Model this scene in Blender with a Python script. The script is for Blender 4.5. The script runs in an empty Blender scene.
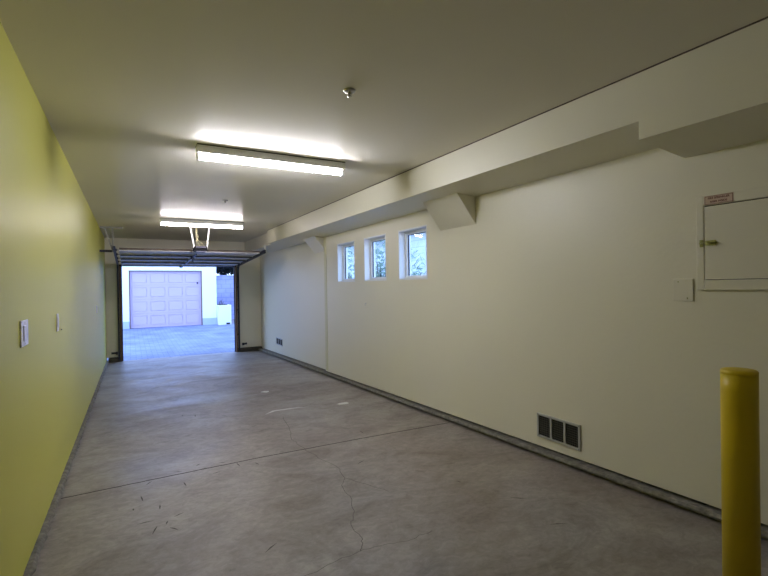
import bpy, bmesh, math, random
from mathutils import Vector, Matrix
random.seed(7)
sc = bpy.context.scene
COL = sc.collection
PI = math.pi

# ------------------------------------------------------------------ helpers
class MB:
    """collects shapes into one mesh"""
    def __init__(s): s.bm = bmesh.new()
    def faces(s, pts, fcs, mi=0):
        vs = [s.bm.verts.new(p) for p in pts]
        out = []
        for f in fcs:
            try:
                fc = s.bm.faces.new([vs[i] for i in f]); fc.material_index = mi; out.append(fc)
            except ValueError: pass
        return vs, out
    def hexa(s, p, mi=0):
        return s.faces(p, [(0,3,2,1),(4,5,6,7),(0,1,5,4),(1,2,6,5),(2,3,7,6),(3,0,4,7)], mi)
    def box(s, x0, x1, y0, y1, z0, z1, bev=0, mi=0, slope=None):
        f = slope or (lambda y: 0)
        p = [(x0,y0,z0+f(y0)),(x1,y0,z0+f(y0)),(x1,y1,z0+f(y1)),(x0,y1,z0+f(y1)),
             (x0,y0,z1+f(y0)),(x1,y0,z1+f(y0)),(x1,y1,z1+f(y1)),(x0,y1,z1+f(y1))]
        vs, fs = s.hexa(p, mi)
        if bev:
            es = list({e for f_ in fs for e in f_.edges})
            r = bmesh.ops.bevel(s.bm, geom=es, offset=bev, segments=2, affect='EDGES', profile=.5)
            for f_ in r['faces']: f_.material_index = mi
        return s
    def prism(s, poly, axis, a, b, mi=0):
        """polygon in the plane across `axis`, extruded a..b"""
        n = len(poly)
        def mk(u, v, t):
            return {'x':(t,u,v),'y':(u,t,v),'z':(u,v,t)}[axis]
        pts = [mk(u,v,a) for u,v in poly]+[mk(u,v,b) for u,v in poly]
        s.faces(pts, [tuple(range(n)), tuple(range(2*n-1,n-1,-1))]+[(i,i+n,(i+1)%n+n,(i+1)%n) for i in range(n)], mi)
        return s
    def tube(s, pts, r, n=10, cap=True, mi=0):
        pts = [Vector(p) for p in pts]; rings = []
        t0 = None; ref = None
        for i, p in enumerate(pts):
            t = (pts[min(i+1,len(pts)-1)]-pts[max(i-1,0)]).normalized()
            if ref is None:
                ref = t.orthogonal().normalized()
            ref = (ref - t*ref.dot(t)).normalized()
            b = t.cross(ref)
            rr = r[i] if isinstance(r,(list,tuple)) else r
            rings.append([s.bm.verts.new(p+rr*(math.cos(2*PI*k/n)*ref+math.sin(2*PI*k/n)*b)) for k in range(n)])
        for a, b in zip(rings, rings[1:]):
            for k in range(n):
                f = s.bm.faces.new((a[k],a[(k+1)%n],b[(k+1)%n],b[k])); f.smooth = True; f.material_index = mi
        if cap:
            f = s.bm.faces.new(rings[0][::-1]); f.material_index = mi
            f = s.bm.faces.new(rings[-1]); f.material_index = mi
        return s
    def lathe(s, prof, c, n=32, axis='z', mi=0):
        """profile of (radius, height) about an axis through c"""
        rings = []
        for r, h in prof:
            ring = []
            for k in range(n):
                a = 2*PI*k/n; u, v = r*math.cos(a), r*math.sin(a)
                d = {'z':(u,v,h),'x':(h,u,v),'y':(u,h,v)}[axis]
                ring.append(s.bm.verts.new(Vector(c)+Vector(d)))
            rings.append(ring)
        for a, b in zip(rings, rings[1:]):
            for k in range(n):
                f = s.bm.faces.new((a[k],a[(k+1)%n],b[(k+1)%n],b[k])); f.smooth = True; f.material_index = mi
        for ring in (rings[0][::-1], rings[-1]):
            f = s.bm.faces.new(ring); f.material_index = mi
        return s
    def build(s, name, mat, parent=None, loc=None, smooth_angle=None):
        bmesh.ops.recalc_face_normals(s.bm, faces=s.bm.faces[:])
        me = bpy.data.meshes.new(name); s.bm.to_mesh(me); s.bm.free()
        for m in (mat if isinstance(mat,(list,tuple)) else [mat]): me.materials.append(m)
        o = bpy.data.objects.new(name, me); COL.objects.link(o)
        if parent is not None:
            o.parent = parent
        if loc is not None:                        # move origin only
            me.transform(Matrix.Translation(-Vector(loc))); o.location = loc
        return o

def tag(o, label=None, cat=None, group=None, kind=None):
    if label: o['label'] = label
    if cat: o['category'] = cat
    if group: o['group'] = group
    if kind: o['kind'] = kind
    return o
def empty(name, loc, label=None, cat=None, group=None):
    o = bpy.data.objects.new(name, None); COL.objects.link(o); o.location = loc
    o.empty_display_size = .1
    return tag(o, label, cat, group)
def part(mb, name, mat, root):
    """mesh given in world coordinates, parented under root (Empty moved, not rotated)"""
    loc = Vector((0,0,0)); r = root
    while r is not None: loc += r.location; r = r.parent
    mb.bm.transform(Matrix.Translation(-loc)) if hasattr(mb.bm,'transform') else bmesh.ops.translate(mb.bm, verts=mb.bm.verts[:], vec=-loc)
    return mb.build(name, mat, root)
def copy_tree(o, parent=None):
    c = o.copy(); COL.objects.link(c); c.parent = parent
    for ch in list(o.children): copy_tree(ch, c)
    return c
def structure(mb, name, mat):
    return tag(mb.build(name, mat), kind='structure')

# ------------------------------------------------------------------ materials
def lin(c):
    return tuple((v/12.92 if v <= .04045 else ((v+.055)/1.055)**2.4) for v in c)
def mat(name, rgb, rough=.6, metal=0, spec=.5, noise=0, nscale=4, bump=0, bscale=60, rvar=0, emis=None, estr=0, coord='Object'):
    m = bpy.data.materials.new(name); m.use_nodes = True
    nt = m.node_tree; b = nt.nodes['Principled BSDF']
    b.inputs['Base Color'].default_value = (*rgb,1); b.inputs['Roughness'].default_value = rough
    b.inputs['Metallic'].default_value = metal; b.inputs['Specular IOR Level'].default_value = spec
    tc = nt.nodes.new('ShaderNodeTexCoord')
    if noise:
        n = nt.nodes.new('ShaderNodeTexNoise'); n.inputs['Scale'].default_value = nscale; n.inputs['Detail'].default_value = 5
        nt.links.new(tc.outputs[coord], n.inputs['Vector'])
        mx = nt.nodes.new('ShaderNodeMix'); mx.data_type = 'RGBA'
        mx.inputs['A'].default_value = (*[max(0,c*(1-noise)) for c in rgb],1)
        mx.inputs['B'].default_value = (*[min(1,c*(1+noise)) for c in rgb],1)
        nt.links.new(n.outputs['Fac'], mx.inputs['Factor']); nt.links.new(mx.outputs['Result'], b.inputs['Base Color'])
    if rvar:
        n3 = nt.nodes.new('ShaderNodeTexNoise'); n3.inputs['Scale'].default_value = nscale*1.7; n3.inputs['Detail'].default_value = 4
        nt.links.new(tc.outputs[coord], n3.inputs['Vector'])
        mr = nt.nodes.new('ShaderNodeMapRange'); mr.inputs['To Min'].default_value = rough-rvar; mr.inputs['To Max'].default_value = rough+rvar
        nt.links.new(n3.outputs['Fac'], mr.inputs['Value']); nt.links.new(mr.outputs['Result'], b.inputs['Roughness'])
    if bump:
        n2 = nt.nodes.new('ShaderNodeTexNoise'); n2.inputs['Scale'].default_value = bscale; n2.inputs['Detail'].default_value = 3
        nt.links.new(tc.outputs[coord], n2.inputs['Vector'])
        bp = nt.nodes.new('ShaderNodeBump'); bp.inputs['Strength'].default_value = bump; bp.inputs['Distance'].default_value = .01
        nt.links.new(n2.outputs['Fac'], bp.inputs['Height']); nt.links.new(bp.outputs['Normal'], b.inputs['Normal'])
    if emis:
        b.inputs['Emission Color'].default_value = (*emis,1); b.inputs['Emission Strength'].default_value = estr
    return m

CREAM = (.765,.735,.60)
M = {}
M['cream']  = mat('cream wall paint', CREAM, .42, spec=.45, noise=.03, nscale=1.2, bump=.10, bscale=35)
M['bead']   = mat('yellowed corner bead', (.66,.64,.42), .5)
M['ceil']   = mat('semi gloss ceiling paint', (.82,.785,.68), .25, spec=.006, noise=.02, nscale=.8, bump=.03, bscale=6)
M['lime']   = mat('lime green wall paint', (.60,.58,.11), .45, spec=.22, noise=.03, nscale=1, bump=.10, bscale=35)
M['curb']   = mat('rough curb concrete', (.18,.17,.145), .9, noise=.9, nscale=26, bump=.8, bscale=45)
M['curbdk'] = mat('darker curb concrete', (.075,.07,.055), .9, noise=.6, nscale=14, bump=.5, bscale=40)  # darker tone for the end curbs beside the opening
M['dirt']   = mat('near black gap fill', (.02,.018,.014), .95)  # near-black fill for the slits around the cabinet door
M['white']  = mat('white vinyl', (.80,.82,.82), .35)
M['enamel'] = mat('white enamel', (.88,.88,.88), .35)
M['tube']   = mat('lit fluorescent tube', (.9,.9,.9), .4, emis=(.97,.965,1.04), estr=84)
M['tubeold'] = mat('older lit tube', (.9,.9,.9), .4, emis=(1,.92,.96), estr=40)
M['chrome'] = mat('dull chrome', (.42,.41,.35), .32, metal=.9)
M['brass']  = mat('tarnished brass', (.30,.30,.10), .4, metal=.7, noise=.7, nscale=90)
M['black']  = mat('black plastic', (.015,.015,.02), .45)
M['dkmetal']= mat('dark steel', (.035,.037,.05), .42, metal=.55)
M['galv']   = mat('galvanised steel', (.55,.56,.56), .38, metal=.55, noise=.1, nscale=20)
M['paintgr']= mat('painted bracket steel', (.58,.57,.50), .5)
M['doorin'] = mat('grey insulated door skin', (.54,.54,.56), .5, noise=.04, nscale=4)
M['rust']   = mat('worn rubber edge', (.10,.075,.06), .85, noise=.9, nscale=30)
M['jamb']   = mat('brown stained jamb wood', (.16,.085,.035), .6, noise=.4, nscale=18)
M['jambdk'] = mat('dark weather strip', (.02,.018,.02), .7)
M['yellow'] = mat('yellow bollard sleeve', (.68,.50,.012), .42, spec=.4, noise=.06, nscale=9, bump=.05, bscale=20)
M['vdark']  = mat('dark vent cavity', (.012,.012,.010), .8)
M['vmesh']  = mat('dusty vent mesh', (.10,.10,.08), .7)
M['panel']  = mat('cabinet paint', (.74,.71,.585), .45, noise=.03, nscale=2)
M['signw']  = mat('faded sign face', (.60,.46,.37), .6)
M['signr']  = mat('dark red sign ink', (.13,.03,.022), .6)
M['plate']  = mat('white switch plate', (.80,.78,.86), .35)
M['scrap']  = mat('white paint flake', (.75,.75,.72), .7)
M['stain']  = mat('pale scuff on concrete', (.64,.62,.60), .7, noise=.3, nscale=12)
M['crack']  = mat('crack dirt', (.085,.075,.066), .9, noise=.4, nscale=40)
M['joint']  = mat('control joint dirt', (.032,.022,.018), .9, noise=.4, nscale=30)
M['stucco'] = mat('white stucco', (.80,.82,.84), .8, bump=.3, bscale=60)
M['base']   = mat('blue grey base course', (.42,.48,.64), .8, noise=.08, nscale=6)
M['pinkdoor']= mat('pale pink garage door', (.50,.40,.54), .6, noise=.03, nscale=3)
M['cmu']    = None
M['leafd']  = mat('dark tree leaves', (.010,.014,.012), .7, noise=.6, nscale=6)
M['leaf']   = mat('garden leaves', (.22,.32,.22), .55, noise=.5, nscale=5)
M['bark']   = mat('bark', (.06,.045,.03), .9, noise=.4, nscale=20)
M['gravel'] = mat('gravel stones', (.33,.30,.32), .9, noise=.5, nscale=30)
M['case'] = mat('matt black opener case', (.012,.012,.016), .85, spec=.15)
M['lens'] = mat('smoked grey plastic', (.12,.12,.17), .6)
M['brkt'] = mat('dull grey bracket', (.26,.26,.23), .6)
M['cable']  = mat('yellowed white cord', (.62,.58,.36), .5)
M['soil']   = mat('dark soil', (.03,.025,.02), .95)

def glass():
    m = bpy.data.materials.new('window glass'); m.use_nodes = True
    nt = m.node_tree; nt.nodes.clear()
    out = nt.nodes.new('ShaderNodeOutputMaterial'); mix = nt.nodes.new('ShaderNodeMixShader')
    tr = nt.nodes.new('ShaderNodeBsdfTransparent'); tr.inputs['Color'].default_value = (.93,.97,.98,1)
    gl = nt.nodes.new('ShaderNodeBsdfGlossy'); gl.inputs['Roughness'].default_value = .03
    fr = nt.nodes.new('ShaderNodeFresnel'); fr.inputs['IOR'].default_value = 1.45
    ge = nt.nodes.new('ShaderNodeNewGeometry'); sb = nt.nodes.new('ShaderNodeMath'); sb.operation = 'SUBTRACT'; sb.inputs[0].default_value = 1
    ml = nt.nodes.new('ShaderNodeMath'); ml.operation = 'MULTIPLY'
    nt.links.new(ge.outputs['Backfacing'], sb.inputs[1]); nt.links.new(fr.outputs['Fac'], ml.inputs[0]); nt.links.new(sb.outputs[0], ml.inputs[1])
    nt.links.new(ml.outputs[0], mix.inputs['Fac']); nt.links.new(tr.outputs[0], mix.inputs[1]); nt.links.new(gl.outputs[0], mix.inputs[2])
    nt.links.new(mix.outputs[0], out.inputs['Surface'])
    return m
M['glass'] = glass()

def floor_mat():
    m = bpy.data.materials.new('stained garage concrete'); m.use_nodes = True
    nt = m.node_tree; N = nt.nodes; L = nt.links; b = N['Principled BSDF']
    tc = N.new('ShaderNodeTexCoord')
    def noise(scale, detail, sx=1, sy=1, dist=0, rough=.55):
        mp = N.new('ShaderNodeMapping'); mp.inputs['Scale'].default_value = (sx,sy,1); L.new(tc.outputs['Object'], mp.inputs['Vector'])
        n = N.new('ShaderNodeTexNoise'); n.inputs['Scale'].default_value = scale; n.inputs['Detail'].default_value = detail
        n.inputs['Distortion'].default_value = dist; n.inputs['Roughness'].default_value = rough
        L.new(mp.outputs[0], n.inputs['Vector']); return n
    def ramp(n, stops):
        r = N.new('ShaderNodeValToRGB'); e = r.color_ramp.elements
        e[0].position, e[0].color = stops[0][0], (*stops[0][1],1); e[1].position, e[1].color = stops[-1][0], (*stops[-1][1],1)
        for p, c in stops[1:-1]:
            q = e.new(p); q.color = (*c,1)
        L.new(n.outputs['Fac'], r.inputs['Fac']); return r
    big = ramp(noise(.55,4,1,.8,.6), [(.32,(.215,.180,.155)),(.5,(.265,.240,.222)),(.68,(.32,.305,.295))])
    wisp = ramp(noise(1.9,10,.8,1.15,1.5,.70), [(.34,(.70,.67,.645)),(.49,(.99,.98,.97)),(.67,(1.22,1.21,1.22))])
    fine = ramp(noise(15,9,1,1.3,.8,.72), [(.32,(.74,.73,.72)),(.68,(1.18,1.18,1.18))])
    spot = ramp(noise(7,3,1,1,.3), [(.66,(1,1,1)),(.74,(.72,.70,.68))])
    def mul(a, c):
        x = N.new('ShaderNodeMix'); x.data_type = 'RGBA'; x.blend_type = 'MULTIPLY'; x.inputs['Factor'].default_value = 1
        x.clamp_result = False
        L.new(a, x.inputs['A']); L.new(c, x.inputs['B']); return x.outputs['Result']
    c = mul(mul(mul(big.outputs[0], wisp.outputs[0]), fine.outputs[0]), spot.outputs[0])
    L.new(c, b.inputs['Base Color'])
    rn = noise(1.1,6,.8,1.3,1.2)
    mr = N.new('ShaderNodeMapRange'); mr.inputs['From Min'].default_value = .3; mr.inputs['From Max'].default_value = .7
    mr.inputs['To Min'].default_value = .33; mr.inputs['To Max'].default_value = .58
    L.new(rn.outputs['Fac'], mr.inputs['Value']); L.new(mr.outputs[0], b.inputs['Roughness'])
    bp = N.new('ShaderNodeBump'); bp.inputs['Strength'].default_value = .12; bp.inputs['Distance'].default_value = .01
    L.new(noise(18,5).outputs['Fac'], bp.inputs['Height']); L.new(bp.outputs[0], b.inputs['Normal'])
    return m
M['floor'] = floor_mat()

def brick_mat(name, c1, c2, mortar, w, h, ms, rough=.8, plane='xy', bump=.3):
    m = bpy.data.materials.new(name); m.use_nodes = True
    nt = m.node_tree; N = nt.nodes; L = nt.links; b = N['Principled BSDF']
    tc = N.new('ShaderNodeTexCoord'); sp = N.new('ShaderNodeSeparateXYZ'); cb = N.new('ShaderNodeCombineXYZ')
    L.new(tc.outputs['Object'], sp.inputs[0])
    L.new(sp.outputs['X'], cb.inputs['X']); L.new(sp.outputs['Y' if plane == 'xy' else 'Z'], cb.inputs['Y'])
    br = N.new('ShaderNodeTexBrick'); br.inputs['Scale'].default_value = 1
    br.inputs['Color1'].default_value = (*c1,1); br.inputs['Color2'].default_value = (*c2,1); br.inputs['Mortar'].default_value = (*mortar,1)
    br.inputs['Brick Width'].default_value = w; br.inputs['Row Height'].default_value = h; br.inputs['Mortar Size'].default_value = ms
    L.new(cb.outputs[0], br.inputs['Vector'])
    n = N.new('ShaderNodeTexNoise'); n.inputs['Scale'].default_value = 1.6; n.inputs['Detail'].default_value = 6
    L.new(tc.outputs['Object'], n.inputs['Vector'])
    r = N.new('ShaderNodeValToRGB'); r.color_ramp.elements[0].position = .35; r.color_ramp.elements[0].color = (.74,.74,.76,1)
    r.color_ramp.elements[1].position = .65; r.color_ramp.elements[1].color = (1.15,1.15,1.12,1)
    L.new(n.outputs['Fac'], r.inputs['Fac'])
    x = N.new('ShaderNodeMix'); x.data_type = 'RGBA'; x.blend_type = 'MULTIPLY'; x.inputs['Factor'].default_value = 1
    L.new(br.outputs['Color'], x.inputs['A']); L.new(r.outputs[0], x.inputs['B']); L.new(x.outputs['Result'], b.inputs['Base Color'])
    b.inputs['Roughness'].default_value = rough
    bp = N.new('ShaderNodeBump'); bp.inputs['Strength'].default_value = bump; bp.inputs['Distance'].default_value = .01; bp.invert = True
    L.new(br.outputs['Fac'], bp.inputs['Height']); L.new(bp.outputs[0], b.inputs['Normal'])
    return m
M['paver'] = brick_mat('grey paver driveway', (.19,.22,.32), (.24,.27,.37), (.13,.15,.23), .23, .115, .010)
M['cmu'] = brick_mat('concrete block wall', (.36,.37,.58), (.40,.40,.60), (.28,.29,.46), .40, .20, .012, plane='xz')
M['siding'] = brick_mat('pale lap siding', (.58,.63,.66), (.60,.65,.68), (.36,.40,.44), 40, .16, .012, plane='xz')

# ------------------------------------------------------------------ dimensions (metres; camera stands at x=0, y=0)
XL, XR, XB = -.448, 2.822, 2.385
ZC = 2.404
YD = 11.515                      # wall with the garage opening
YN = -2.2                        # wall behind the viewer
SL = .0242
fl = lambda y: -SL*y             # the slab falls towards the door
DX0, DX1, DZ = -.156, 2.254, 1.800
YS = 7.10                        # the right wall steps back here

# ------------------------------------------------------------------ the setting
f = MB()
def quadstrip(mb, pts, w, mi, lift):
    """ribbon on the slab along pts, w wide"""
    n = len(pts); L_, R_ = [], []
    for i, (x, y) in enumerate(pts):
        a = Vector(pts[max(i-1,0)]); c = Vector(pts[min(i+1,n-1)]); t = (c-a).normalized(); nrm = Vector((-t.y,t.x))
        ww = (w[i] if isinstance(w,(list,tuple)) else w)/2
        for lst, sg in ((L_,1),(R_,-1)):
            q = Vector((x,y))+sg*ww*nrm; lst.append((q.x,q.y,fl(q.y)+lift))
    mb.faces(L_+R_, [(i,i+1,n+i+1,n+i) for i in range(n-1)], mi)
f.box(XL-.15, XR+.2, YN-.1, YD+.12, -.15, 0, slope=fl)
def jag(pts, amp, k=4):
    out = []
    for a, b in zip(pts, pts[1:]):
        for i in range(k):
            t = i/k; out.append((a[0]+(b[0]-a[0])*t+random.uniform(-amp,amp)*(i>0), a[1]+(b[1]-a[1])*t+random.uniform(-amp,amp)*(i>0)))
    return out+[pts[-1]]
quadstrip(f, jag([(XL+.03,3.70),(.25,3.725),(.907,3.745),(1.8,3.73),(XR-.05,3.69)],.002,10), .014, 1, .0006)
quadstrip(f, jag([(1.44,4.9),(1.371,4.466),(1.267,4.043),(1.286,3.77),(1.30,3.473),(1.355,3.16),(1.317,2.984),(1.236,2.836),(1.21,2.639),(1.131,2.455),(1.071,2.354),(1.062,2.196)],.012), .0032, 2, .0006)
quadstrip(f, jag([(.60,2.02),(.715,2.04),(.853,2.068),(.986,2.087),(1.107,2.077),(1.254,2.042),(1.42,2.06)],.01), .003, 2, .0006)
quadstrip(f, jag([(1.062,2.196),(1.03,2.13),(1.0,2.085)],.006), .004, 2, .0006)
quadstrip(f, jag([(1.317,2.984),(1.40,2.80),(1.47,2.62)],.01), .0035, 2, .0006)
quadstrip(f, [(1.30,5.10),(1.42,5.20),(1.56,5.20),(1.70,5.19),(1.82,5.16)], [.006,.05,.05,.035,.004], 3, .0006)
for (x, y) in [(.105,2.894),(.146,3.199),(.0,3.25),(.17,2.95),(.06,3.02),(.24,3.02),(.2,2.85),(.10,3.66),(.32,3.5),(.55,3.6),(.45,3.85),(.62,3.80),(.72,3.68),(.30,3.78),(.85,3.62),(1.9,3.9),(.5,5.6),(.62,5.5),(.9,5.3),(.75,5.45),(.05,3.4),(1.0,4.6),(1.08,4.7),(.95,4.75),(1.12,4.5),(2.1,2.1),(1.55,3.2),(1.95,2.5),(2.05,1.75),(.62,2.36)]:
    a = random.uniform(0,3); l = random.uniform(.015,.05)
    quadstrip(f, [(x-l*math.cos(a),y-l*math.sin(a)),(x,y+.004),(x+l*math.cos(a),y+l*math.sin(a))], [.002,.010,.002], 2, .0006)
structure(f, 'floor', [M['floor'], M['joint'], M['crack'], M['stain']])

m = MB(); m.box(XL-.15, XR+.2, YN-.1, YD+.15, ZC, ZC+.15); structure(m, 'ceiling', M['ceil'])
m = MB(); m.box(XL-.15, XL, YN-.1, YD+.12, -.35, ZC+.1); structure(m, 'wall_left', M['lime'])
m = MB(); m.box(XL, XR+.2, YN-.1, YN, -.2, ZC+.1); structure(m, 'wall_front', M['cream'])

CUR = .049                       # curb height above the slab
WIN = [(5.945,6.540),(5.028,5.620),(4.122,4.700)]
WZ0, WZ1 = 1.362, 1.930
w = MB()
XO = XR+.17
gap = lambda y: fl(y)+CUR
# lower band follows the slab, with a slim open shadow gap over the curb and a backing behind it
def band(x0, x1, y0, y1, z0off, z1):
    p = [(x0,y0,gap(y0)+z0off),(x1,y0,gap(y0)+z0off),(x1,y1,gap(y1)+z0off),(x0,y1,gap(y1)+z0off),(x0,y0,z1),(x1,y0,z1),(x1,y1,z1),(x0,y1,z1)]
    w.hexa(p)
band(XR, XO, YN, YS, .017, WZ0)
band(XR+.045, XO, YS, YD+.12, .017, WZ0)
band(XR+.10, XO, YN, YD+.12, -.12, .3)
w.box(XR, XO, YN, WIN[2][0], WZ0, WZ1)
w.box(XR, XO, WIN[2][1], WIN[1][0], WZ0, WZ1)
w.box(XR, XO, WIN[1][1], WIN[0][0], WZ0, WZ1)
w.box(XR, XO, WIN[0][1], YS, WZ0, WZ1)
w.box(XR, XO, YN, YS, WZ1, ZC+.1)
w.box(XR+.045, XO, YS, YD+.12, WZ0, ZC+.1)
bmesh.ops.remove_doubles(w.bm, verts=w.bm.verts[:], dist=1e-5)
structure(w, 'wall_right', M['cream'])

# curbs along the foot of the walls (undercut a little where the slab meets them)
def curb(name, x0, x1, y0, y1, ext=0):
    c = MB(); n = max(2,int((y1-y0)/.05)); s_ = 1 if ext > 0 else -1
    rows = []
    rng = random.Random(len(name))
    for i in range(n+1):
        y = y0+(y1-y0)*i/n; j = rng.uniform(-.010,.008); k = rng.uniform(-.007,.004)
        prof = [(x0,-.03),(x0,CUR+.001),(x1-s_*.012+j*.4,CUR+k),(x1+j,CUR-.014+k),(x1+j*.7,.026),(x1-s_*.034,.022),(x1-s_*.034,-.03)]
        rows.append([c.bm.verts.new((px,y,fl(y)+pz)) for px,pz in prof])
    for a, b in zip(rows, rows[1:]):
        for q in range(len(a)):
            c.bm.faces.new((a[q],a[(q+1)%len(a)],b[(q+1)%len(a)],b[q]))
    c.bm.faces.new(rows[0]); c.bm.faces.new(rows[-1][::-1])
    return structure(c, name, M['curb'])
curb('baseboard_right', XR+.11, XR-.055, YN, YD, -1)
curb('baseboard_left', XL-.02, XL+.034, YN, YD-.04, 1)

# the end wall around the opening
e = MB()
e.box(XL, DX0-.035, YD, YD+.16, fl(YD)+.100, ZC+.1)
e.box(DX1+.035, XO-.05, YD, YD+.16, fl(YD)+.100, ZC+.1)
e.box(DX0-.035, DX1+.035, YD, YD+.16, DZ+.03, ZC+.1)
bmesh.ops.remove_doubles(e.bm, verts=e.bm.verts[:], dist=1e-5)
structure(e, 'wall_back', M['cream'])
for (a, b_, nm) in ((XL+.03, DX0-.03, 'baseboard_back'), (DX1+.04, XR+.06, 'baseboard_front')):
    c = MB(); c.box(a, b_, YD-.05, YD+.15, fl(YD)-.03, fl(YD)+.092, bev=.008); structure(c, nm, M['curbdk'])
# jambs and head of the opening
for nm, x0, x1 in (('trim_1', DX0-.035, DX0), ('trim_2', DX1, DX1+.035)):
    j = MB(); j.box(x0, x1, YD-.03, YD+.17, fl(YD)-.01, DZ+.03, bev=.003)
    o = structure(j, nm, M['jamb'])
    s_ = MB(); xx = x1 if nm == 'trim_1' else x0
    s_.box(min(xx, xx+(.020 if nm=='trim_1' else -.020)), max(xx, xx+(.020 if nm=='trim_1' else -.020)), YD+.05, YD+.09, fl(YD), DZ)
    part(s_, 'weather_strip', M['jambdk'], o)
j = MB(); j.box(DX0-.035, DX1+.035, YD-.03, YD+.17, DZ, DZ+.03, bev=.003); structure(j, 'trim_3', M['jambdk'])

# dropped beam along the top of the right wall
b = MB()
b.prism([(XB,ZC+.02),(XB,2.143),(XR+.02,2.098),(XR+.02,ZC+.02)], 'y', 1.475, 8.97)
structure(b, 'trim_4', M['cream'])
b = MB()
b.prism([(XB,ZC+.02),(XB,2.045),(XR+.02,1.997),(XR+.02,ZC+.02)], 'y', YN, 1.475)
structure(b, 'trim_5', M['cream'])
b = MB()
b.prism([(XB+.11,ZC+.02),(XB+.11,2.143),(XR+.06,2.098),(XR+.06,ZC+.02)], 'y', 8.97, YD+.02)
structure(b, 'trim_6', M['cream'])
# wedge brackets under the beam
def corbel(name, xw, y0, y1, xo, zb_):
    k = MB(); k.prism([(xw+.01,2.13),(xo,2.13),(xw,zb_),(xw+.01,zb_)], 'y', y0, y1)
    return structure(k, name, M['cream'])
corbel('trim_7', XR, 3.31, 3.86, 2.60, 1.846)
corbel('trim_8', XR+.045, 7.12, 7.66, 2.65, 1.872)
# sealant line between ceiling and beam, with a few bumps
b = MB(); b.tube([(XB-.002,y,ZC-.002) for y in (YN+.02,0,2,4,6,8,8.96)], .0045, 6)
structure(b, 'trim_9', M['rust'])

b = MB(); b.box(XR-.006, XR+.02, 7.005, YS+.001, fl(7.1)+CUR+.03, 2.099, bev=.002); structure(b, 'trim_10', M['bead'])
# windows
for i, (y0, y1) in enumerate(WIN):
    g = MB(); fx0, fx1 = XR+.085, XR+.140; t = .040
    g.box(fx0, fx1, y0, y0+t, WZ0, WZ1, bev=.003); g.box(fx0, fx1, y1-t, y1, WZ0, WZ1, bev=.003)
    g.box(fx0, fx1, y0+t, y1-t, WZ0, WZ0+t, bev=.003); g.box(fx0, fx1, y0+t, y1-t, WZ1-t, WZ1, bev=.003)
    root = tag(empty('window_%d' % (i+1), (fx0,(y0+y1)/2,WZ0)), kind='structure')
    part(g, 'window_frame', M['white'], root)
    s_ = MB(); ti = t+.001                                     # inner sash with a dark gasket
    s_.box(fx0+.018, fx0+.030, y0+ti, y0+ti+.006, WZ0+ti, WZ1-ti); s_.box(fx0+.018, fx0+.030, y1-ti-.010, y1-ti, WZ0+ti, WZ1-ti)
    s_.box(fx0+.018, fx0+.030, y0+ti+.006, y1-ti-.010, WZ1-ti-.006, WZ1-ti)
    part(s_, 'gasket', M['dkmetal'], root)
    p = MB(); p.box(fx0+.024, fx0+.030, y0+t, y1-t, WZ0+t, WZ1-t); part(p, 'pane', M['glass'], root)
    r = MB(); d = .012                                          # white reveal lining
    r.box(XR-.001, fx0, y1-.004, y1+d, WZ0-d, WZ1+d); r.box(XR-.001, fx0, y0-d, y0+.004, WZ0-d, WZ1+d)
    r.box(XR-.001, fx0, y0+.004, y1-.004, WZ1-.004, WZ1+d); r.box(XR-.001, fx0, y0+.004, y1-.004, WZ0-d, WZ0+.004)
    part(r, 'reveal', M['white'], root)

# ------------------------------------------------------------------ things inside
# strip lights
def strip_light(x0, x1, y, label, tube):
    root = empty('fluorescent_light', ((x0+x1)/2, y, ZC), label, 'light', 'strip lights on the ceiling')
    h = MB(); h.prism([(y-.059,ZC-.006),(y-.057,ZC-.058),(y-.052,ZC-.063),(y+.052,ZC-.063),(y+.057,ZC-.058),(y+.059,ZC-.006)], 'x', x0, x1)
    part(h, 'housing', M['enamel'], root)
    g = MB(); g.box(x0-.002, x1+.002, y-.066, y+.066, ZC-.006, ZC-.0002); part(g, 'shadow_gap', M['dkmetal'], root)  # dark slab stands in for the shade between housing and ceiling
    for x, sg in ((x0,1),(x1,-1)):
        k = MB(); a, b_ = sorted((x, x+sg*.016)); k.box(a, b_, y-.022, y+.022, ZC-.112, ZC-.060, bev=.004)
        part(k, 'lamp_holder', M['enamel'], root)
    t = MB(); t.tube([(x0+.016,y,ZC-.087),(x1-.016,y,ZC-.087)], .020, 20); part(t, 'tube', tube, root)
    return root
strip_light(.475, 1.712, 3.835, 'nearer and larger-looking white fluorescent strip light, lit, in mid ceiling', M['tube'])
strip_light(.440, 1.725, 8.055, 'farther fluorescent strip light, lit, on the ceiling just before the open garage door', M['tubeold'])

# sprinklers
def sprinkler(x, y, label):
    root = empty('fire_sprinkler', (x,y,ZC), label, 'sprinkler', 'ceiling fire sprinklers')
    e_ = MB(); e_.lathe([(.012,-.001),(.036,-.001),(.037,-.004),(.030,-.011),(.019,-.013),(.012,-.010)], (x,y,ZC), 28); part(e_, 'escutcheon', M['chrome'], root)
    n_ = MB(); n_.lathe([(.0075,-.008),(.0075,-.014),(.005,-.016)], (x,y,ZC), 16)
    for sg in (-1,1):
        n_.tube([(x+sg*.006,y,ZC-.013),(x+sg*.009,y,ZC-.022),(x+sg*.006,y,ZC-.030),(x,y,ZC-.034)], .0018, 8)
    part(n_, 'nozzle', M['brass'], root)
    b_ = MB(); b_.tube([(x,y,ZC-.014),(x,y,ZC-.034)], .002, 8); part(b_, 'glass_bulb', M['signr'], root)
    d_ = MB(); d_.lathe([(.003,-.034),(.013,-.035),(.013,-.0365),(.003,-.037)], (x,y,ZC), 20); part(d_, 'deflector', M['chrome'], root)
sprinkler(1.113, 2.374, 'round chrome fire sprinkler on the bare ceiling nearest the viewer, before the first strip light')
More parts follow.
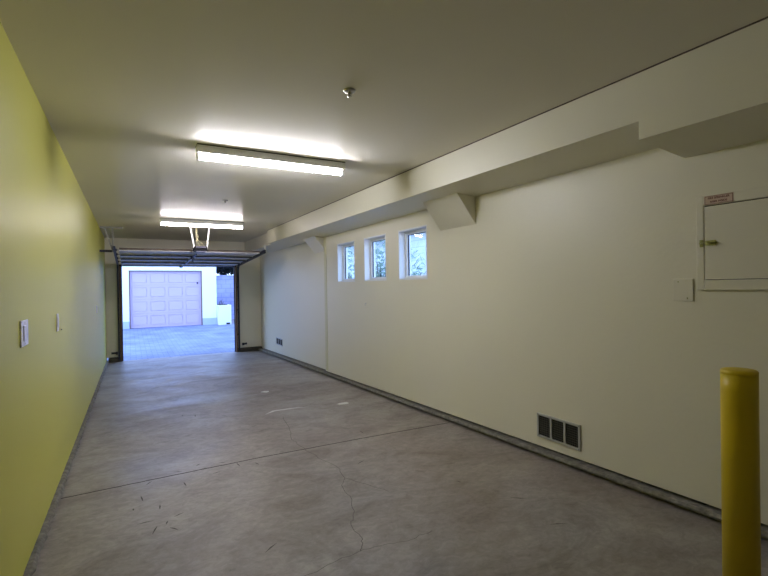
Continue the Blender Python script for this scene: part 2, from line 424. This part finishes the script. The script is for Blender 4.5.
sprinkler(1.080, 6.065, 'small fire sprinkler on the ceiling between the two strip lights')

# overhead sectional door, open
zu = 1.957
YE = 9.02
zs = lambda y: -.0587*(y-YE)         # the raised door still slopes down a little to the opening
root = empty('garage_door', ((DX0+DX1)/2, YE, zu), 'grey sectional garage door rolled up overhead below the ceiling', 'garage door')
x0d, x1d = -.142, 2.240
for k in range(4):
    a, b_ = YE+.601*k, YE+.601*k+.594
    m = MB(); m.box(x0d, x1d, a, b_, zu+.014, zu+.045, slope=zs)                     # skin
    for xs in [x0d, x0d+.48, x0d+.97, (x0d+x1d)/2-.02, x1d-1.02, x1d-.53, x1d-.045]: # stiles
        m.box(xs, xs+.045, a+.03, b_-.03, zu+.004, zu+.0145, slope=zs)
    m.box(x0d, x1d, a, a+.040, zu-.006, zu+.0145, slope=zs); m.box(x0d, x1d, b_-.040, b_, zu-.006, zu+.0145, slope=zs)
    dp = part(m, 'door_panel', M['doorin'], root)
    if k < 3:
        for xs in (x0d+.02, x0d+.80, x1d-.85, x1d-.08):
            h = MB(); h.box(xs, xs+.06, b_-.05, b_+.05, zu-.014, zu-.006, slope=zs); h.tube([(xs,b_+.0035,zu-.016+zs(b_)),(xs+.06,b_+.0035,zu-.016+zs(b_))], .006, 8)
            part(h, 'hinge', M['dkmetal'], dp)
        s_ = MB(); s_.box(x0d+.01, x1d-.01, b_-.012, b_-.004, zu-.026, zu-.006, slope=zs); s_.box(x0d+.01, x1d-.01, b_-.040, b_-.012, zu-.026, zu-.022, slope=zs)
        part(s_, 'strut', M['dkmetal'], dp)
    for xs, sg in ((x0d,-1),(x1d,1)):
        r = MB(); yy = a+.10; zz = zu+.02+zs(yy)
        r.tube([(xs+sg*.036,yy,zz),(xs+sg*.054,yy,zz)], .020, 12); r.tube([(xs-sg*.05,yy,zz),(xs+sg*.04,yy,zz)], .006, 8)
        part(r, 'roller', M['black'], dp)
e_ = MB(); e_.box(x0d, x1d, YE-.010, YE-.0005, zu+.012, zu+.044); part(e_, 'edge_strip', M['rust'], root)
q = MB(); q.tube([(x0d,11.435,zu+zs(11.435)+.022),(x1d,11.435,zu+zs(11.435)+.022)], .018, 10); part(q, 'bottom_seal', M['black'], root)

# tracks: one thing each side
def track(x, sg, label):
    root = empty('door_track', (x, YD-.06, fl(YD)), label, 'door track', 'door tracks')
    def chan(name, path):
        c = MB(); w_, d_ = .034, .034
        rows = []
        for i, p in enumerate(path):
            a_ = Vector(path[max(i-1,0)]); b_ = Vector(path[min(i+1,len(path)-1)]); t = (b_-a_).normalized()
            u = Vector((0,-t.z,t.y))
            P = Vector(p)
            prof = [(-d_*sg*.0,-w_),(sg*d_,-w_),(sg*d_,w_),(0,w_),(0,w_-.006),(sg*(d_-.005),w_-.006),(sg*(d_-.005),-w_+.006),(0,-w_+.006)]
            rows.append([c.bm.verts.new(P+Vector((px,0,0))+u*pu) for px,pu in prof])
        for a_, b_ in zip(rows, rows[1:]):
            for k in range(8): c.bm.faces.new((a_[k],a_[(k+1)%8],b_[(k+1)%8],b_[k]))
        c.bm.faces.new(rows[0]); c.bm.faces.new(rows[-1][::-1])
        return part(c, name, M['dkmetal'], root)
    yv = YD-.075; R = .16; zt = zu+.02+zs(YD-.235)
    chan('vertical_rail', [(x,yv,fl(YD)+.05),(x,yv,zt-R)])
    chan('curved_rail', [(x,yv-R+R*math.cos(a_*PI/16),zt-R+R*math.sin(a_*PI/16)) for a_ in range(9)])
    chan('horizontal_rail', [(x,yv-R,zt),(x,8.90,zu+.02+zs(8.90))])
    for z in (.15,.75,1.3):
        k = MB(); k.box(min(x,x+sg*.034), max(x,x+sg*.034), yv+.02, YD+.001, z-.02, z+.02, bev=.003); part(k, 'wall_bracket', M['dkmetal'], root)
    return root
tl = track(-.195, -1, 'dark steel door track on the left side of the garage opening, below the lime wall')
tr = track(2.293, 1, 'dark steel door track on the right side of the garage opening, rising toward the beam')
# hanger of the left track: two struts and an angle on the ceiling
k = MB(); k.box(-.26,-.232, 9.44, 9.47, zu, ZC-.004); part(k, 'hanger_strut', M['brkt'], tl)
k = MB(); p0 = Vector((-.375,9.455,ZC-.004)); p1 = Vector((-.247,9.455,zu+.03)); d = Vector((.014,0,0))
k.hexa([p1-d+Vector((0,-.015,0)),p1+d+Vector((0,-.015,0)),p1+d+Vector((0,.003,0)),p1-d+Vector((0,.003,0)),p0-d+Vector((0,-.015,0)),p0+d+Vector((0,-.015,0)),p0+d+Vector((0,.003,0)),p0-d+Vector((0,.003,0))])
part(k, 'hanger_strut', M['brkt'], tl)
k = MB(); k.prism([(9.43,ZC),(9.43,ZC-.03),(9.434,ZC-.03),(9.434,ZC-.004),(9.48,ZC-.004),(9.48,ZC)], 'x', -.43, -.08); part(k, 'ceiling_angle', M['brkt'], tl)
k = MB(); k.box(XL+.001,-.255, 9.44, 9.475, zu-.005, zu+.035); part(k, 'side_brace', M['dkmetal'], tl)
k = MB(); k.box(2.37,2.398, 9.20, 9.23, zu+.02, 2.142); part(k, 'hanger_strut', M['paintgr'], tr)

# opener
mx, my = 1.115, 8.70
root = empty('garage_door_opener', (mx,my,2.0), 'garage door opener motor hanging on two white straps in front of the open door', 'door opener')
h = MB(); h.box(mx-.105, mx+.105, my-.09, my+.20, 1.945, 2.035, bev=.018); part(h, 'motor_housing', M['case'], root)
h = MB(); h.box(mx-.085, mx+.085, my-.098, my-.088, 2.000, 2.026, bev=.004); part(h, 'light_lens', M['lens'], root)
h = MB(); h.box(mx-.075, mx+.080, my-.085, my+.12, 1.928, 1.946, bev=.006); part(h, 'bottom_cover', M['lens'], root)
for xt, xb_ in ((mx-.165,mx-.098),(mx+.155,mx+.108)):
    s_ = MB(); t0, t1 = Vector((xt,my,ZC-.001)), Vector((xb_,my,1.99)); d = Vector((.013,0,0)); e2 = Vector((0,.004,0))
    s_.hexa([t1-d-e2,t1+d-e2,t1+d+e2,t1-d+e2,t0-d-e2,t0+d-e2,t0+d+e2,t0-d+e2]); part(s_, 'hanger_strap', M['enamel'], root)
    s_ = MB(); s_.box(xt-.03, xt+.03, my-.02, my+.02, ZC-.006, ZC-.0002); part(s_, 'ceiling_bracket', M['dkmetal'], root)
c = MB(); c.tube([(mx-.06,my+.02,ZC-.012),(mx-.055,my+.01,2.28),(mx-.075,my,2.20),(mx-.03,my-.03,2.12),(mx+.03,my-.04,2.07),(mx+.055,my-.03,2.03)], .008, 8); part(c, 'power_cord', M['cable'], root)
c = MB(); c.tube([(mx-.03,my+.03,ZC-.012),(mx-.075,my+.02,2.28),(mx-.03,my+.01,2.21),(mx-.07,my-.02,2.12),(mx-.03,my-.04,2.05),(mx-.01,my-.03,2.03)], .007, 8); part(c, 'power_cord', M['cable'], root)
c = MB(); c.box(mx-.02, mx+.02, my+.02, my+.05, ZC-.012, ZC-.001); part(c, 'outlet_box', M['enamel'], root)
r = MB(); p0 = Vector((mx-.05,my+.17,1.905)); p1 = Vector((1.04,11.36,1.768)); d = Vector((.014,0,0)); u = Vector((0,0,.010))
r.hexa([p0-d-u,p0+d-u,p1+d-u,p1-d-u,p0-d+u,p0+d+u,p1+d+u,p1-d+u]); part(r, 'rail', M['dkmetal'], root)
r = MB(); r.box(1.01,1.07, 11.35, 11.487, 1.768, 1.798, bev=.004); part(r, 'header_bracket', M['dkmetal'], root)
r = MB(); pt = p0.lerp(p1,.22); r.box(pt.x-.03, pt.x+.03, pt.y-.06, pt.y+.06, pt.z-.03, pt.z+.022, bev=.006); tl_ = part(r, 'trolley', M['black'], root)
r = MB(); r.tube([(pt.x-.0,pt.y,pt.z-.03),(pt.x,pt.y,1.80)], .006, 8); r.box(pt.x-.022,pt.x+.022,pt.y-.012,pt.y+.012,1.785,1.805,bev=.004); part(r, 'release_handle', M['black'], root)
r = MB(); r.tube([(mx-.145,my-.03,1.985),(mx-.10,my-.02,1.985)], [.006,.016], 10); part(r, 'antenna_plug', M['black'], root)

# photo eyes
def sensor(x, sg, label):
    z = fl(YD)+.205
    root = empty('safety_sensor', (x,YD-.16,z), label, 'safety sensor', 'door safety sensors')
    k = MB(); k.box(x-.022, x+.022, YD-.19, YD-.13, z-.03, z+.03, bev=.006); part(k, 'sensor_body', M['black'], root)
    k = MB(); a_, b_ = sorted((x, x+sg*.10)); k.box(a_, b_, YD-.13, YD-.124, z-.022, z+.022, bev=.002); k.box(b_-.004 if sg>0 else a_, b_ if sg>0 else a_+.004, YD-.13, YD-.0, z-.02, z+.02)
    part(k, 'bracket', M['dkmetal'], root)
sensor(-.255, -1, 'black safety sensor low at the left door track')
sensor(2.385, 1, 'black safety sensor low at the right door track')

# left wall switches
def switch(y, z, w_, h_, nm, label, rocker=True):
    root = empty('light_switch', (XL,y,z), label, 'switch', 'switches on the lime wall')
    p = MB(); p.box(XL+.0002, XL+.007, y-w_/2, y+w_/2, z-h_/2, z+h_/2, bev=.0025); part(p, 'cover_plate', M['plate'], root)
    if rocker:
        p = MB(); p.box(XL+.006, XL+.011, y-w_*.24, y+w_*.24, z-h_*.30, z+h_*.30, bev=.002); part(p, 'rocker', M['plate'], root)
        for dz in (-.40,.40):
            s_ = MB(); s_.lathe([(.004,.006),(.004,.0078),(.001,.0082)], (XL,y,z+dz*h_), 12, axis='x'); part(s_, 'screw', M['galv'], root)
    return root
switch(2.765, 1.088, .165, .124, 'a', 'wide white switch plate on the lime green wall, nearest the viewer')
switch(3.925, 1.065, .075, .122, 'b', 'narrow white switch on the lime wall, second from the viewer')
switch(8.36, .990, .075, .115, 'c', 'tiny pale switch far down the lime wall near the garage opening')
s_ = MB(); s_.lathe([(.005,.0002),(.005,.003),(.002,.005)], (XL,4.16,.998), 12, axis='x')
tag(s_.build('wall_screw', M['dkmetal'], loc=(XL,4.16,.998)), 'small dark screw in the lime wall beside the second switch', 'screw')

# right wall: sprinkler riser cabinet
cy0, cy1, cz0, cz1 = .60, 1.410, 1.237, 1.762
root = empty('wall_cabinet', (XR,1.0,cz0), 'cream painted flush access cabinet with brass latch on the right wall', 'cabinet')
k = MB(); dy0, dy1, dz0, dz1 = .66, 1.368, 1.296, 1.700
t = XR-.016
k.box(t, XR-.0002, cy0, dy0-.003, cz0, cz1, bev=.003); k.box(t, XR-.0002, dy1+.003, cy1, cz0, cz1, bev=.003)
k.box(t, XR-.0002, dy0-.003, dy1+.003, cz0, dz0-.003, bev=.003); k.box(t, XR-.0002, dy0-.003, dy1+.003, dz1+.005, cz1, bev=.003)
part(k, 'cabinet_frame', M['panel'], root)
k = MB(); k.box(XR-.0025, XR-.0002, dy0-.003, dy1+.003, dz0-.003, dz1+.005); part(k, 'gap_liner', M['dirt'], root)
k = MB(); k.box(t+.001, XR-.003, dy0, dy1, dz0, dz1, bev=.002); dr = part(k, 'cabinet_door', M['panel'], root)
k = MB(); zl = 1.497
k.box(t-.004, t, dy1-.058, dy1-.006, zl-.014, zl+.014, bev=.0015); k.box(t-.004, t, dy1+.004, dy1+.024, zl-.020, zl+.020, bev=.0015)
k.tube([(t-.008,dy1-.066,zl),(t-.008,dy1+.022,zl)], .0045, 10); k.tube([(t-.008,dy1-.040,zl),(t-.020,dy1-.040,zl-.004)], .004, 8)
k.box(t-.011,t-.003,dy1-.030,dy1-.018,zl-.009,zl+.009,bev=.001)
part(k, 'latch', M['brass'], dr)
# sign sticker on the frame
root = empty('warning_sign', (t,1.30,1.73), 'small pinkish sign with dark red lettering above the cabinet door', 'sign')
sy0, sy1, sz0, sz1 = 1.224, 1.366, 1.707, 1.757
k = MB(); k.box(t-.0016, t-.0002, sy0, sy1, sz0, sz1); part(k, 'sign_board', M['signw'], root)
k = MB(); bw = .0022
k.box(t-.0022,t-.0015,sy0+.003,sy1-.003,sz1-.003-bw,sz1-.003); k.box(t-.0022,t-.0015,sy0+.003,sy1-.003,sz0+.003,sz0+.003+bw)
k.box(t-.0022,t-.0015,sy0+.003,sy0+.003+bw,sz0+.003,sz1-.003); k.box(t-.0022,t-.0015,sy1-.003-bw,sy1-.003,sz0+.003,sz1-.003)
part(k, 'sign_border', M['signr'], root)
def lettering(text, size, yc, zc_, name='lettering'):
    cu = bpy.data.curves.new('t', 'FONT'); cu.body = text; cu.size = size; cu.align_x = 'CENTER'; cu.align_y = 'CENTER'; cu.extrude = .0003; cu.offset = .0004
    tmp = bpy.data.objects.new('t', cu); COL.objects.link(tmp)
    dg = bpy.context.evaluated_depsgraph_get(); me = bpy.data.meshes.new_from_object(tmp.evaluated_get(dg))
    bpy.data.objects.remove(tmp, do_unlink=True)
    # text x -> -y (reads left to right for someone facing +x), text y -> z
    me.transform(Matrix(((0,0,-1,t-.0022),(-1,0,0,yc),(0,1,0,zc_),(0,0,0,1))))
    me.transform(Matrix.Translation(-root.location))
    me.materials.clear(); me.materials.append(M['signr'])
    me.name = name; o = bpy.data.objects.new(name, me); COL.objects.link(o); o.parent = root
lettering('FIRE SPRINKLER', .0152, 1.295, 1.742)
lettering('RISER INSIDE', .0145, 1.295, 1.722)

# blank cover plate
root = empty('blank_plate', (XR,1.49,1.19), 'blank square cream cover plate on the right wall, left of the cabinet', 'cover plate')
k = MB(); k.box(XR-.007, XR-.0002, 1.434, 1.545, 1.172, 1.302, bev=.003); part(k, 'cover_plate', M['panel'], root)
for yy, zz in ((1.515,1.285),(1.465,1.190)):
    s_ = MB(); s_.lathe([(.004,-.0068),(.004,-.0082),(.0015,-.0086)], (XR,yy,zz), 12, axis='x'); part(s_, 'screw', M['brass'], root)

# vents
def vent(xw, yc, zc_, w_, h_, label, sl):
    root = empty('wall_vent', (xw,yc,zc_), label, 'vent', 'foundation vents on the right wall')
    y0, y1, z0, z1 = yc-w_/2, yc+w_/2, zc_-h_/2, zc_+h_/2
    b_ = .017; ow = (w_-4*b_)/3
    k = MB(); k.box(xw-.010, xw-.0002, y0, y1, z0, z0+b_, bev=.002); k.box(xw-.010, xw-.0002, y0, y1, z1-b_, z1, bev=.002)
    for i in range(4):
        ya = y0+i*(ow+b_); k.box(xw-.0095, xw-.0002, ya, ya+b_, z0+b_*.9, z1-b_*.9)
    part(k, 'vent_frame', M['galv'], root)
    for i in range(3):
        ya = y0+b_+i*(ow+b_); k = MB(); k.box(xw-.0012, xw-.0002, ya, ya+ow, z0+b_, z1-b_)
        cav = part(k, 'opening', M['vdark'], root)
        g = MB(); n = 9
        for q in range(1,n):
            zz = z0+b_+(h_-2*b_)*q/n; g.box(xw-.005, xw-.003, ya, ya+ow, zz-.0008, zz+.0008)
        for q in range(1,6):
            yy = ya+ow*q/6; g.box(xw-.0045, xw-.0035, yy-.0006, yy+.0006, z0+b_, z1-b_)
        part(g, 'mesh', M['vmesh'], cav)
    for yy in (y0+.01, y1-.01):
        for zz in (z0+.01, z1-.01):
            s_ = MB(); s_.lathe([(.003,-.0098),(.003,-.0112),(.001,-.0115)], (xw,yy,zz), 8, axis='x'); part(s_, 'screw', M['dkmetal'], root)
vent(XR, 2.399, .1700, .398, .188, 'galvanised foundation vent with three dark openings in the right wall, near the viewer', 0)
vent(XR+.045, 9.93, .090, .46, .155, 'small foundation vent with three dark slots far along the right wall', 0)

# small fitting under the middle window
k = MB(); k.tube([(XR-.0003,5.596,1.05),(XR-.014,5.596,1.05),(XR-.016,5.596,1.03),(XR-.012,5.596,1.018)], .004, 8); k.lathe([(.010,-.0003),(.010,-.003),(.006,-.004)], (XR,5.596,1.05), 14, axis='x')
tag(k.build('wall_hook', M['galv'], loc=(XR,5.596,1.04)), 'tiny grey hook on the cream wall below the middle window', 'hook')

# bollard
bx, by, br = 2.195, .945, .0638
root = empty('bollard', (bx,by,fl(by)), 'yellow round safety bollard standing before the right wall', 'bollard')
k = MB(); k.lathe([(br,0),(br,.86),(br,.926)], (bx,by,fl(by)), 48); part(k, 'post', M['yellow'], root)
k = MB(); z0 = .9275; k.lathe([(br*.98,z0-.003),(br*1.004,z0),(br*1.004,z0+.008),(br*.985,z0+.0125),(br*.90,z0+.0165),(br*.6,z0+.0195),(br*.2,z0+.0205)], (bx,by,fl(by)), 48); part(k, 'cap', M['yellow'], root)
k = MB(); k.lathe([(br*1.25,0),(br*1.22,.010),(br*1.01,.014)], (bx,by,fl(by)), 40); part(k, 'base_collar', M['curb'], root)

# flakes on the slab
def flake(x, y, r, label):
    k = MB(); n = 7; z = fl(y)+.0008
    top = [(x+r*random.uniform(.5,1.1)*math.cos(2*PI*i/n)*1.6, y+r*random.uniform(.5,1.1)*math.sin(2*PI*i/n)) for i in range(n)]
    k.faces([(a_,b_,fl(b_)+.0008) for a_,b_ in top]+[(a_,b_,fl(b_)+.006) for a_,b_ in top], [tuple(range(n)),tuple(range(2*n-1,n-1,-1))]+[(i,(i+1)%n,(i+1)%n+n,i+n) for i in range(n)])
    tag(k.build('paint_flake', M['scrap'], loc=(x,y,z)), label, 'flake', 'white flakes on the concrete')
flake(2.215,5.045,.062,'larger white flake lying on the concrete near the right curb')
flake(1.623,6.317,.048,'smaller white flake on the concrete in the middle of the floor, farther away')

# ------------------------------------------------------------------ outside the door
GZ = lambda y: fl(YD)-.02 + (y-YD-.12)*((-.135-fl(YD)+.02)/(18.9-YD-.12)) if y < 18.9 else -.135
g = MB()
ys = [YD+.12, 13, 15, 17, 18.9, 30]
pts = []
for y in ys: pts += [(-12,y,GZ(y)),(18,y,GZ(y))]
n = len(ys)
g.faces(pts+[(x,y,z-.3) for x,y,z in pts], [(2*i,2*i+1,2*i+3,2*i+2) for i in range(n-1)]+[(2*n+2*i,2*n+2*i+2,2*n+2*i+3,2*n+2*i+1) for i in range(n-1)]+[(0,2*n,2*n+1,1),(2*n-2,2*n-1,4*n-1,4*n-2)])
structure(g, 'driveway', M['paver'])
g = MB(); g.box(XO+.001, 18, -8, YD+.119, -.5, -.30); structure(g, 'ground', M['gravel'])

YBd = 18.9
root = empty('building', (1.2,YBd,-.135), 'white stucco building with a pale garage door across the driveway', 'building')
bx0, bx1 = -4.2, 2.985
k = MB(); dx0, dx1, dtop = .018, 2.43, 1.948
k.box(bx0, dx0-.03, YBd, YBd+.3, .13, 3.6); k.box(dx1+.03, bx1, YBd, YBd+.3, .13, 3.6); k.box(dx0-.03, dx1+.03, YBd, YBd+.3, dtop+.02, 3.6)
k.box(bx0, bx0+.3, YBd+.3, YBd+7, .13, 3.6); k.box(bx1-.3, bx1, YBd+.3, YBd+7, .13, 3.6); k.box(bx0, bx1, YBd+7, YBd+7.3, .13, 3.6)
part(k, 'wall', M['stucco'], root)
k = MB(); k.box(bx0, dx0-.03, YBd-.02, YBd+.3, -.16, .13, bev=.005); k.box(dx1+.03, bx1+.0, YBd-.02, YBd+.3, -.16, .13, bev=.005); k.box(bx1-.3,bx1,YBd+.3,YBd+7,-.16,.13)
part(k, 'base_course', M['base'], root)
k = MB(); k.box(bx0-.15, bx1+.05, YBd-.05, YBd+7.4, 3.6, 3.78, bev=.01); part(k, 'roof', M['stucco'], root)
k = MB(); yd = YBd+.10
k.box(dx0, dx1, yd+.011, yd+.05, -.13, dtop)
H = (dtop+.13)/4; W = (dx1-dx0)/4
for i in range(4):
    za = -.13+i*H
    k.box(dx0, dx1, yd, yd+.013, za+.006, za+.07); k.box(dx0, dx1, yd, yd+.013, za+H-.07, za+H-.006)
    for j_ in range(5):
        xa = dx0+j_*W; a_, b_ = max(dx0, xa-.045), min(dx1, xa+.045); k.box(a_, b_, yd+.0005, yd+.013, za+.065, za+H-.065)
    for j_ in range(4):
        xa = dx0+j_*W; k.box(xa+.070, xa+W-.070, yd+.004, yd+.013, za+.095, za+H-.095, bev=.012)
gd = part(k, 'garage_door', M['pinkdoor'], root)
k = MB(); k.box(dx0-.03, dx0, YBd+.02, yd+.05, -.13, dtop+.02); k.box(dx1, dx1+.03, YBd+.02, yd+.05, -.13, dtop+.02); k.box(dx0, dx1, YBd+.02, yd+.05, dtop, dtop+.02)
part(k, 'door_frame', M['jamb'], root)
k = MB(); k.lathe([(.032,-.004),(.032,-.014),(.016,-.020),(.014,-.045),(.004,-.047)], (2.30,yd,1.495), 16, axis='y'); part(k, 'lock_handle', M['black'], gd)

# white box beside it
root = empty('planter_box', (3.24,18.4,-.14), 'white masonry planter box at the right corner of the white building', 'planter')
k = MB(); px0, px1, py0, py1, pz1 = 2.995, 3.47, 18.55, 19.15, .625
k.box(px0, px1, py0, py1, -.15, pz1, bev=.012); part(k, 'box', M['stucco'], root)
k = MB(); k.box(px0+.03, px0+.34, py0+.04, py1-.04, pz1-.002, pz1+.035, bev=.012); part(k, 'soil', M['soil'], root)
k = MB()
for a_, b_, hh in ((.05,.15,.16),(.14,.30,.20),(.18,.2,.12)):
    k.tube([(px0+a_,py0+b_,pz1+.02),(px0+a_+.02,py0+b_,pz1+.02+hh*.6),(px0+a_+.05,py0+b_-.02,pz1+.02+hh)], [.012,.010,.004], 6)
part(k, 'stem', M['bark'], root)
k = MB(); k.box(px0+.28, px0+.42, py0-.015, py0+.01, -.13, -.06, bev=.006); part(k, 'drain', M['black'], root)

# block wall behind
k = MB(); k.box(3.0, 9.5, 21.5, 21.7, -.2, 1.80); k.box(3.0, 9.5, 21.47, 21.73, 1.80, 1.86, bev=.01)
tag(k.build('block_wall', M['cmu'], loc=(6,21.6,-.14)), 'bluish concrete block wall behind the white planter, right of the white building', 'wall')

# leaves
def leaves(mb, c, rad, n, size, rng, squash=(1,1,1)):
    for _ in range(n):
        v = Vector((rng.gauss(0,1),rng.gauss(0,1),rng.gauss(0,1))).normalized()*(rng.random()**.4)
        p = Vector(c)+Vector((v.x*rad*squash[0],v.y*rad*squash[1],v.z*rad*squash[2]))
        a_ = Vector((rng.uniform(-1,1),rng.uniform(-1,1),rng.uniform(-1,1))).normalized(); b_ = a_.orthogonal().normalized(); n_ = a_.cross(b_)
        s = size*rng.uniform(.6,1.2)
        mb.faces([p-a_*s, p+b_*s*.4+n_*s*.12, p+a_*s, p-b_*s*.4+n_*s*.12], [(0,1,2,3)])
rng = random.Random(3)
root = empty('tree', (5.0,23.0,-.14), 'dark leafy tree hanging over the block wall outside', 'tree')
k = MB(); k.tube([(5,23,-.2),(5.05,23,.9),(4.95,22.9,1.9),(4.8,22.6,2.9)], [.14,.11,.09,.05], 10)
for q in ((4.0,22.0,2.3),(6.1,22.6,2.8),(5.0,23.6,3.4)): k.tube([(4.97,22.92,1.7),tuple((Vector((4.97,22.92,1.9))+Vector(q))/2+Vector((0,0,.1))),q], [.06,.045,.02], 8)
part(k, 'trunk', M['bark'], root)
k = MB()
for q, r_ in (((3.85,22.4,2.50),.62),((4.3,21.9,2.5),.62),((4.9,22.6,3.0),1.0),((5.9,22.4,2.8),.9),((4.3,22.9,3.3),.8),((3.9,22.3,3.0),.6),((5.2,22.2,2.35),.6)):
    leaves(k, q, r_, 2200, .10, rng)
part(k, 'foliage', M['leafd'], root)

# gravel strip in front of the wall
k = MB()
for _ in range(700):
    x, y = rng.uniform(3.52,4.9), rng.uniform(16.6,21.3)
    if x < 3.52+(18-y)*.0: continue
    r_ = rng.uniform(.02,.055); z = GZ(y)
    vs = [(x+r_*math.cos(a_)*rng.uniform(.7,1.1), y+r_*math.sin(a_)*rng.uniform(.7,1.1)) for a_ in (0,1.25,2.5,3.77,5.0)]
    k.faces([(a_,b_,z-.004) for a_,b_ in vs]+[(x+(a_-x)*.6,y+(b_-y)*.6,z+r_*.7) for a_,b_ in vs], [(9,8,7,6,5)]+[(i,(i+1)%5,(i+1)%5+5,i+5) for i in range(5)])
tag(k.build('gravel', M['gravel'], loc=(4.2,19,-.14)), 'loose gravel beside the planter and driveway', 'gravel', kind='stuff')

# ------------------------------------------------------------------ outside the side windows
root = empty('house', (7.0,10,-.3), 'pale lap sided neighbouring house seen through the three windows', 'building')
HX = 6.4
def yz_siding():
    m_ = brick_mat('pale lap siding side', (.82,.86,.86), (.84,.88,.88), (.66,.72,.74), 60, .17, .014, plane='xz')
    nt = m_.node_tree
    for l in list(nt.links):
        if l.from_socket.name == 'X' and l.to_node.type == 'COMBXYZ':
            sp = l.from_node; to = l.to_socket; nt.links.remove(l); nt.links.new(sp.outputs['Y'], to)
    return m_
k = MB(); k.box(HX, HX+4, 5, 20, -.35, 2.75); part(k, 'wall', yz_siding(), root)
k = MB(); k.prism([(HX-.35,2.72),(HX+2,4.1),(HX+4.3,2.72),(HX+4.3,2.62),(HX-.35,2.62)], 'y', 4.7, 20.3); part(k, 'roof', mat('grey shingle', (.38,.40,.42), .8, noise=.2, nscale=8), root)
for yy in (8.9, 12.6):
    k = MB(); z0, z1, wd = 1.35, 2.25, .42
    k.box(HX-.04, HX+.01, yy-wd-.06, yy-wd, z0-.06, z1+.06); k.box(HX-.04, HX+.01, yy+wd, yy+wd+.06, z0-.06, z1+.06)
    k.box(HX-.04, HX+.01, yy-wd, yy+wd, z0-.06, z0); k.box(HX-.04, HX+.01, yy-wd, yy+wd, z1, z1+.06); k.box(HX-.03,HX+.01,yy-wd,yy+wd,(z0+z1)/2-.02,(z0+z1)/2+.02)
    wf = part(k, 'window', M['white'], root)
    k = MB(); k.box(HX-.012, HX-.002, yy-wd, yy+wd, z0, z1); part(k, 'pane', mat('dark pane', (.18,.22,.26), .15), wf)
def shrub(x, y, h, r_, n_, label, seed):
    rng = random.Random(seed)
    root = empty('shrub', (x,y,-.3), label, 'shrub', 'shrubs outside the windows')
    k = MB(); k.tube([(x,y,-.31),(x+.03,y,h*.4),(x,y+.03,h*.8)], [.04,.03,.012], 8)
    for i in range(5):
        a_ = rng.uniform(0,6.28); k.tube([(x,y,h*.3),(x+r_*.35*math.cos(a_),y+r_*.35*math.sin(a_),h*.6),(x+r_*.6*math.cos(a_),y+r_*.6*math.sin(a_),h*.85)], [.02,.014,.006], 6)
    part(k, 'stem', M['bark'], root)
    k = MB()
    leaves(k, (x,y,h*.72), r_, n_, .075, rng, (1,1,h*.42/r_)); part(k, 'foliage', M['leaf'], root)
shrub(4.9, 8.95, 2.15, .50, 620, 'leafy green shrub seen through the middle window', 5)
shrub(4.75, 7.55, 1.80, .40, 300, 'low loose shrub seen through the window nearest the viewer', 9)
shrub(4.9, 10.7, 2.1, .45, 360, 'thin leafy shrub seen through the farthest window', 11)

# ------------------------------------------------------------------ light
wd = bpy.data.worlds.new('World'); sc.world = wd; wd.use_nodes = True
nt = wd.node_tree; bg = nt.nodes['Background']
tc = nt.nodes.new('ShaderNodeTexCoord'); sp = nt.nodes.new('ShaderNodeSeparateXYZ'); rp = nt.nodes.new('ShaderNodeValToRGB')
nt.links.new(tc.outputs['Generated'], sp.inputs[0]); nt.links.new(sp.outputs['Z'], rp.inputs['Fac'])
rp.color_ramp.elements[0].position = 0; rp.color_ramp.elements[0].color = (.47,.65,1.0,1)
rp.color_ramp.elements[1].position = .8; rp.color_ramp.elements[1].color = (.29,.46,1.0,1)
nt.links.new(rp.outputs[0], bg.inputs['Color']); bg.inputs['Strength'].default_value = 3.4

# ------------------------------------------------------------------ camera
cd = bpy.data.cameras.new('Camera'); cam = bpy.data.objects.new('Camera', cd); COL.objects.link(cam)
cd.sensor_width = 36; cd.lens = 458.77/768*36; cd.clip_start = .05; cd.clip_end = 200
yaw, pit, rol = .5068, -.0056, -.0152
F = Vector((math.sin(yaw)*math.cos(pit), math.cos(yaw)*math.cos(pit), math.sin(pit)))
R = Vector((math.cos(yaw), -math.sin(yaw), 0)); U = R.cross(F)
R2 = math.cos(rol)*R+math.sin(rol)*U; U2 = math.cos(rol)*U-math.sin(rol)*R
mw = Matrix(((R2.x,U2.x,-F.x,0),(R2.y,U2.y,-F.y,0),(R2.z,U2.z,-F.z,1.29),(0,0,0,1)))
cam.matrix_world = mw
sc.camera = cam
vs = sc.view_settings
sc.display_settings.display_device = 'sRGB'
vs.view_transform = 'Standard'; vs.look = 'None'; vs.gamma = 1; vs.use_curve_mapping = False
vs.exposure = .62
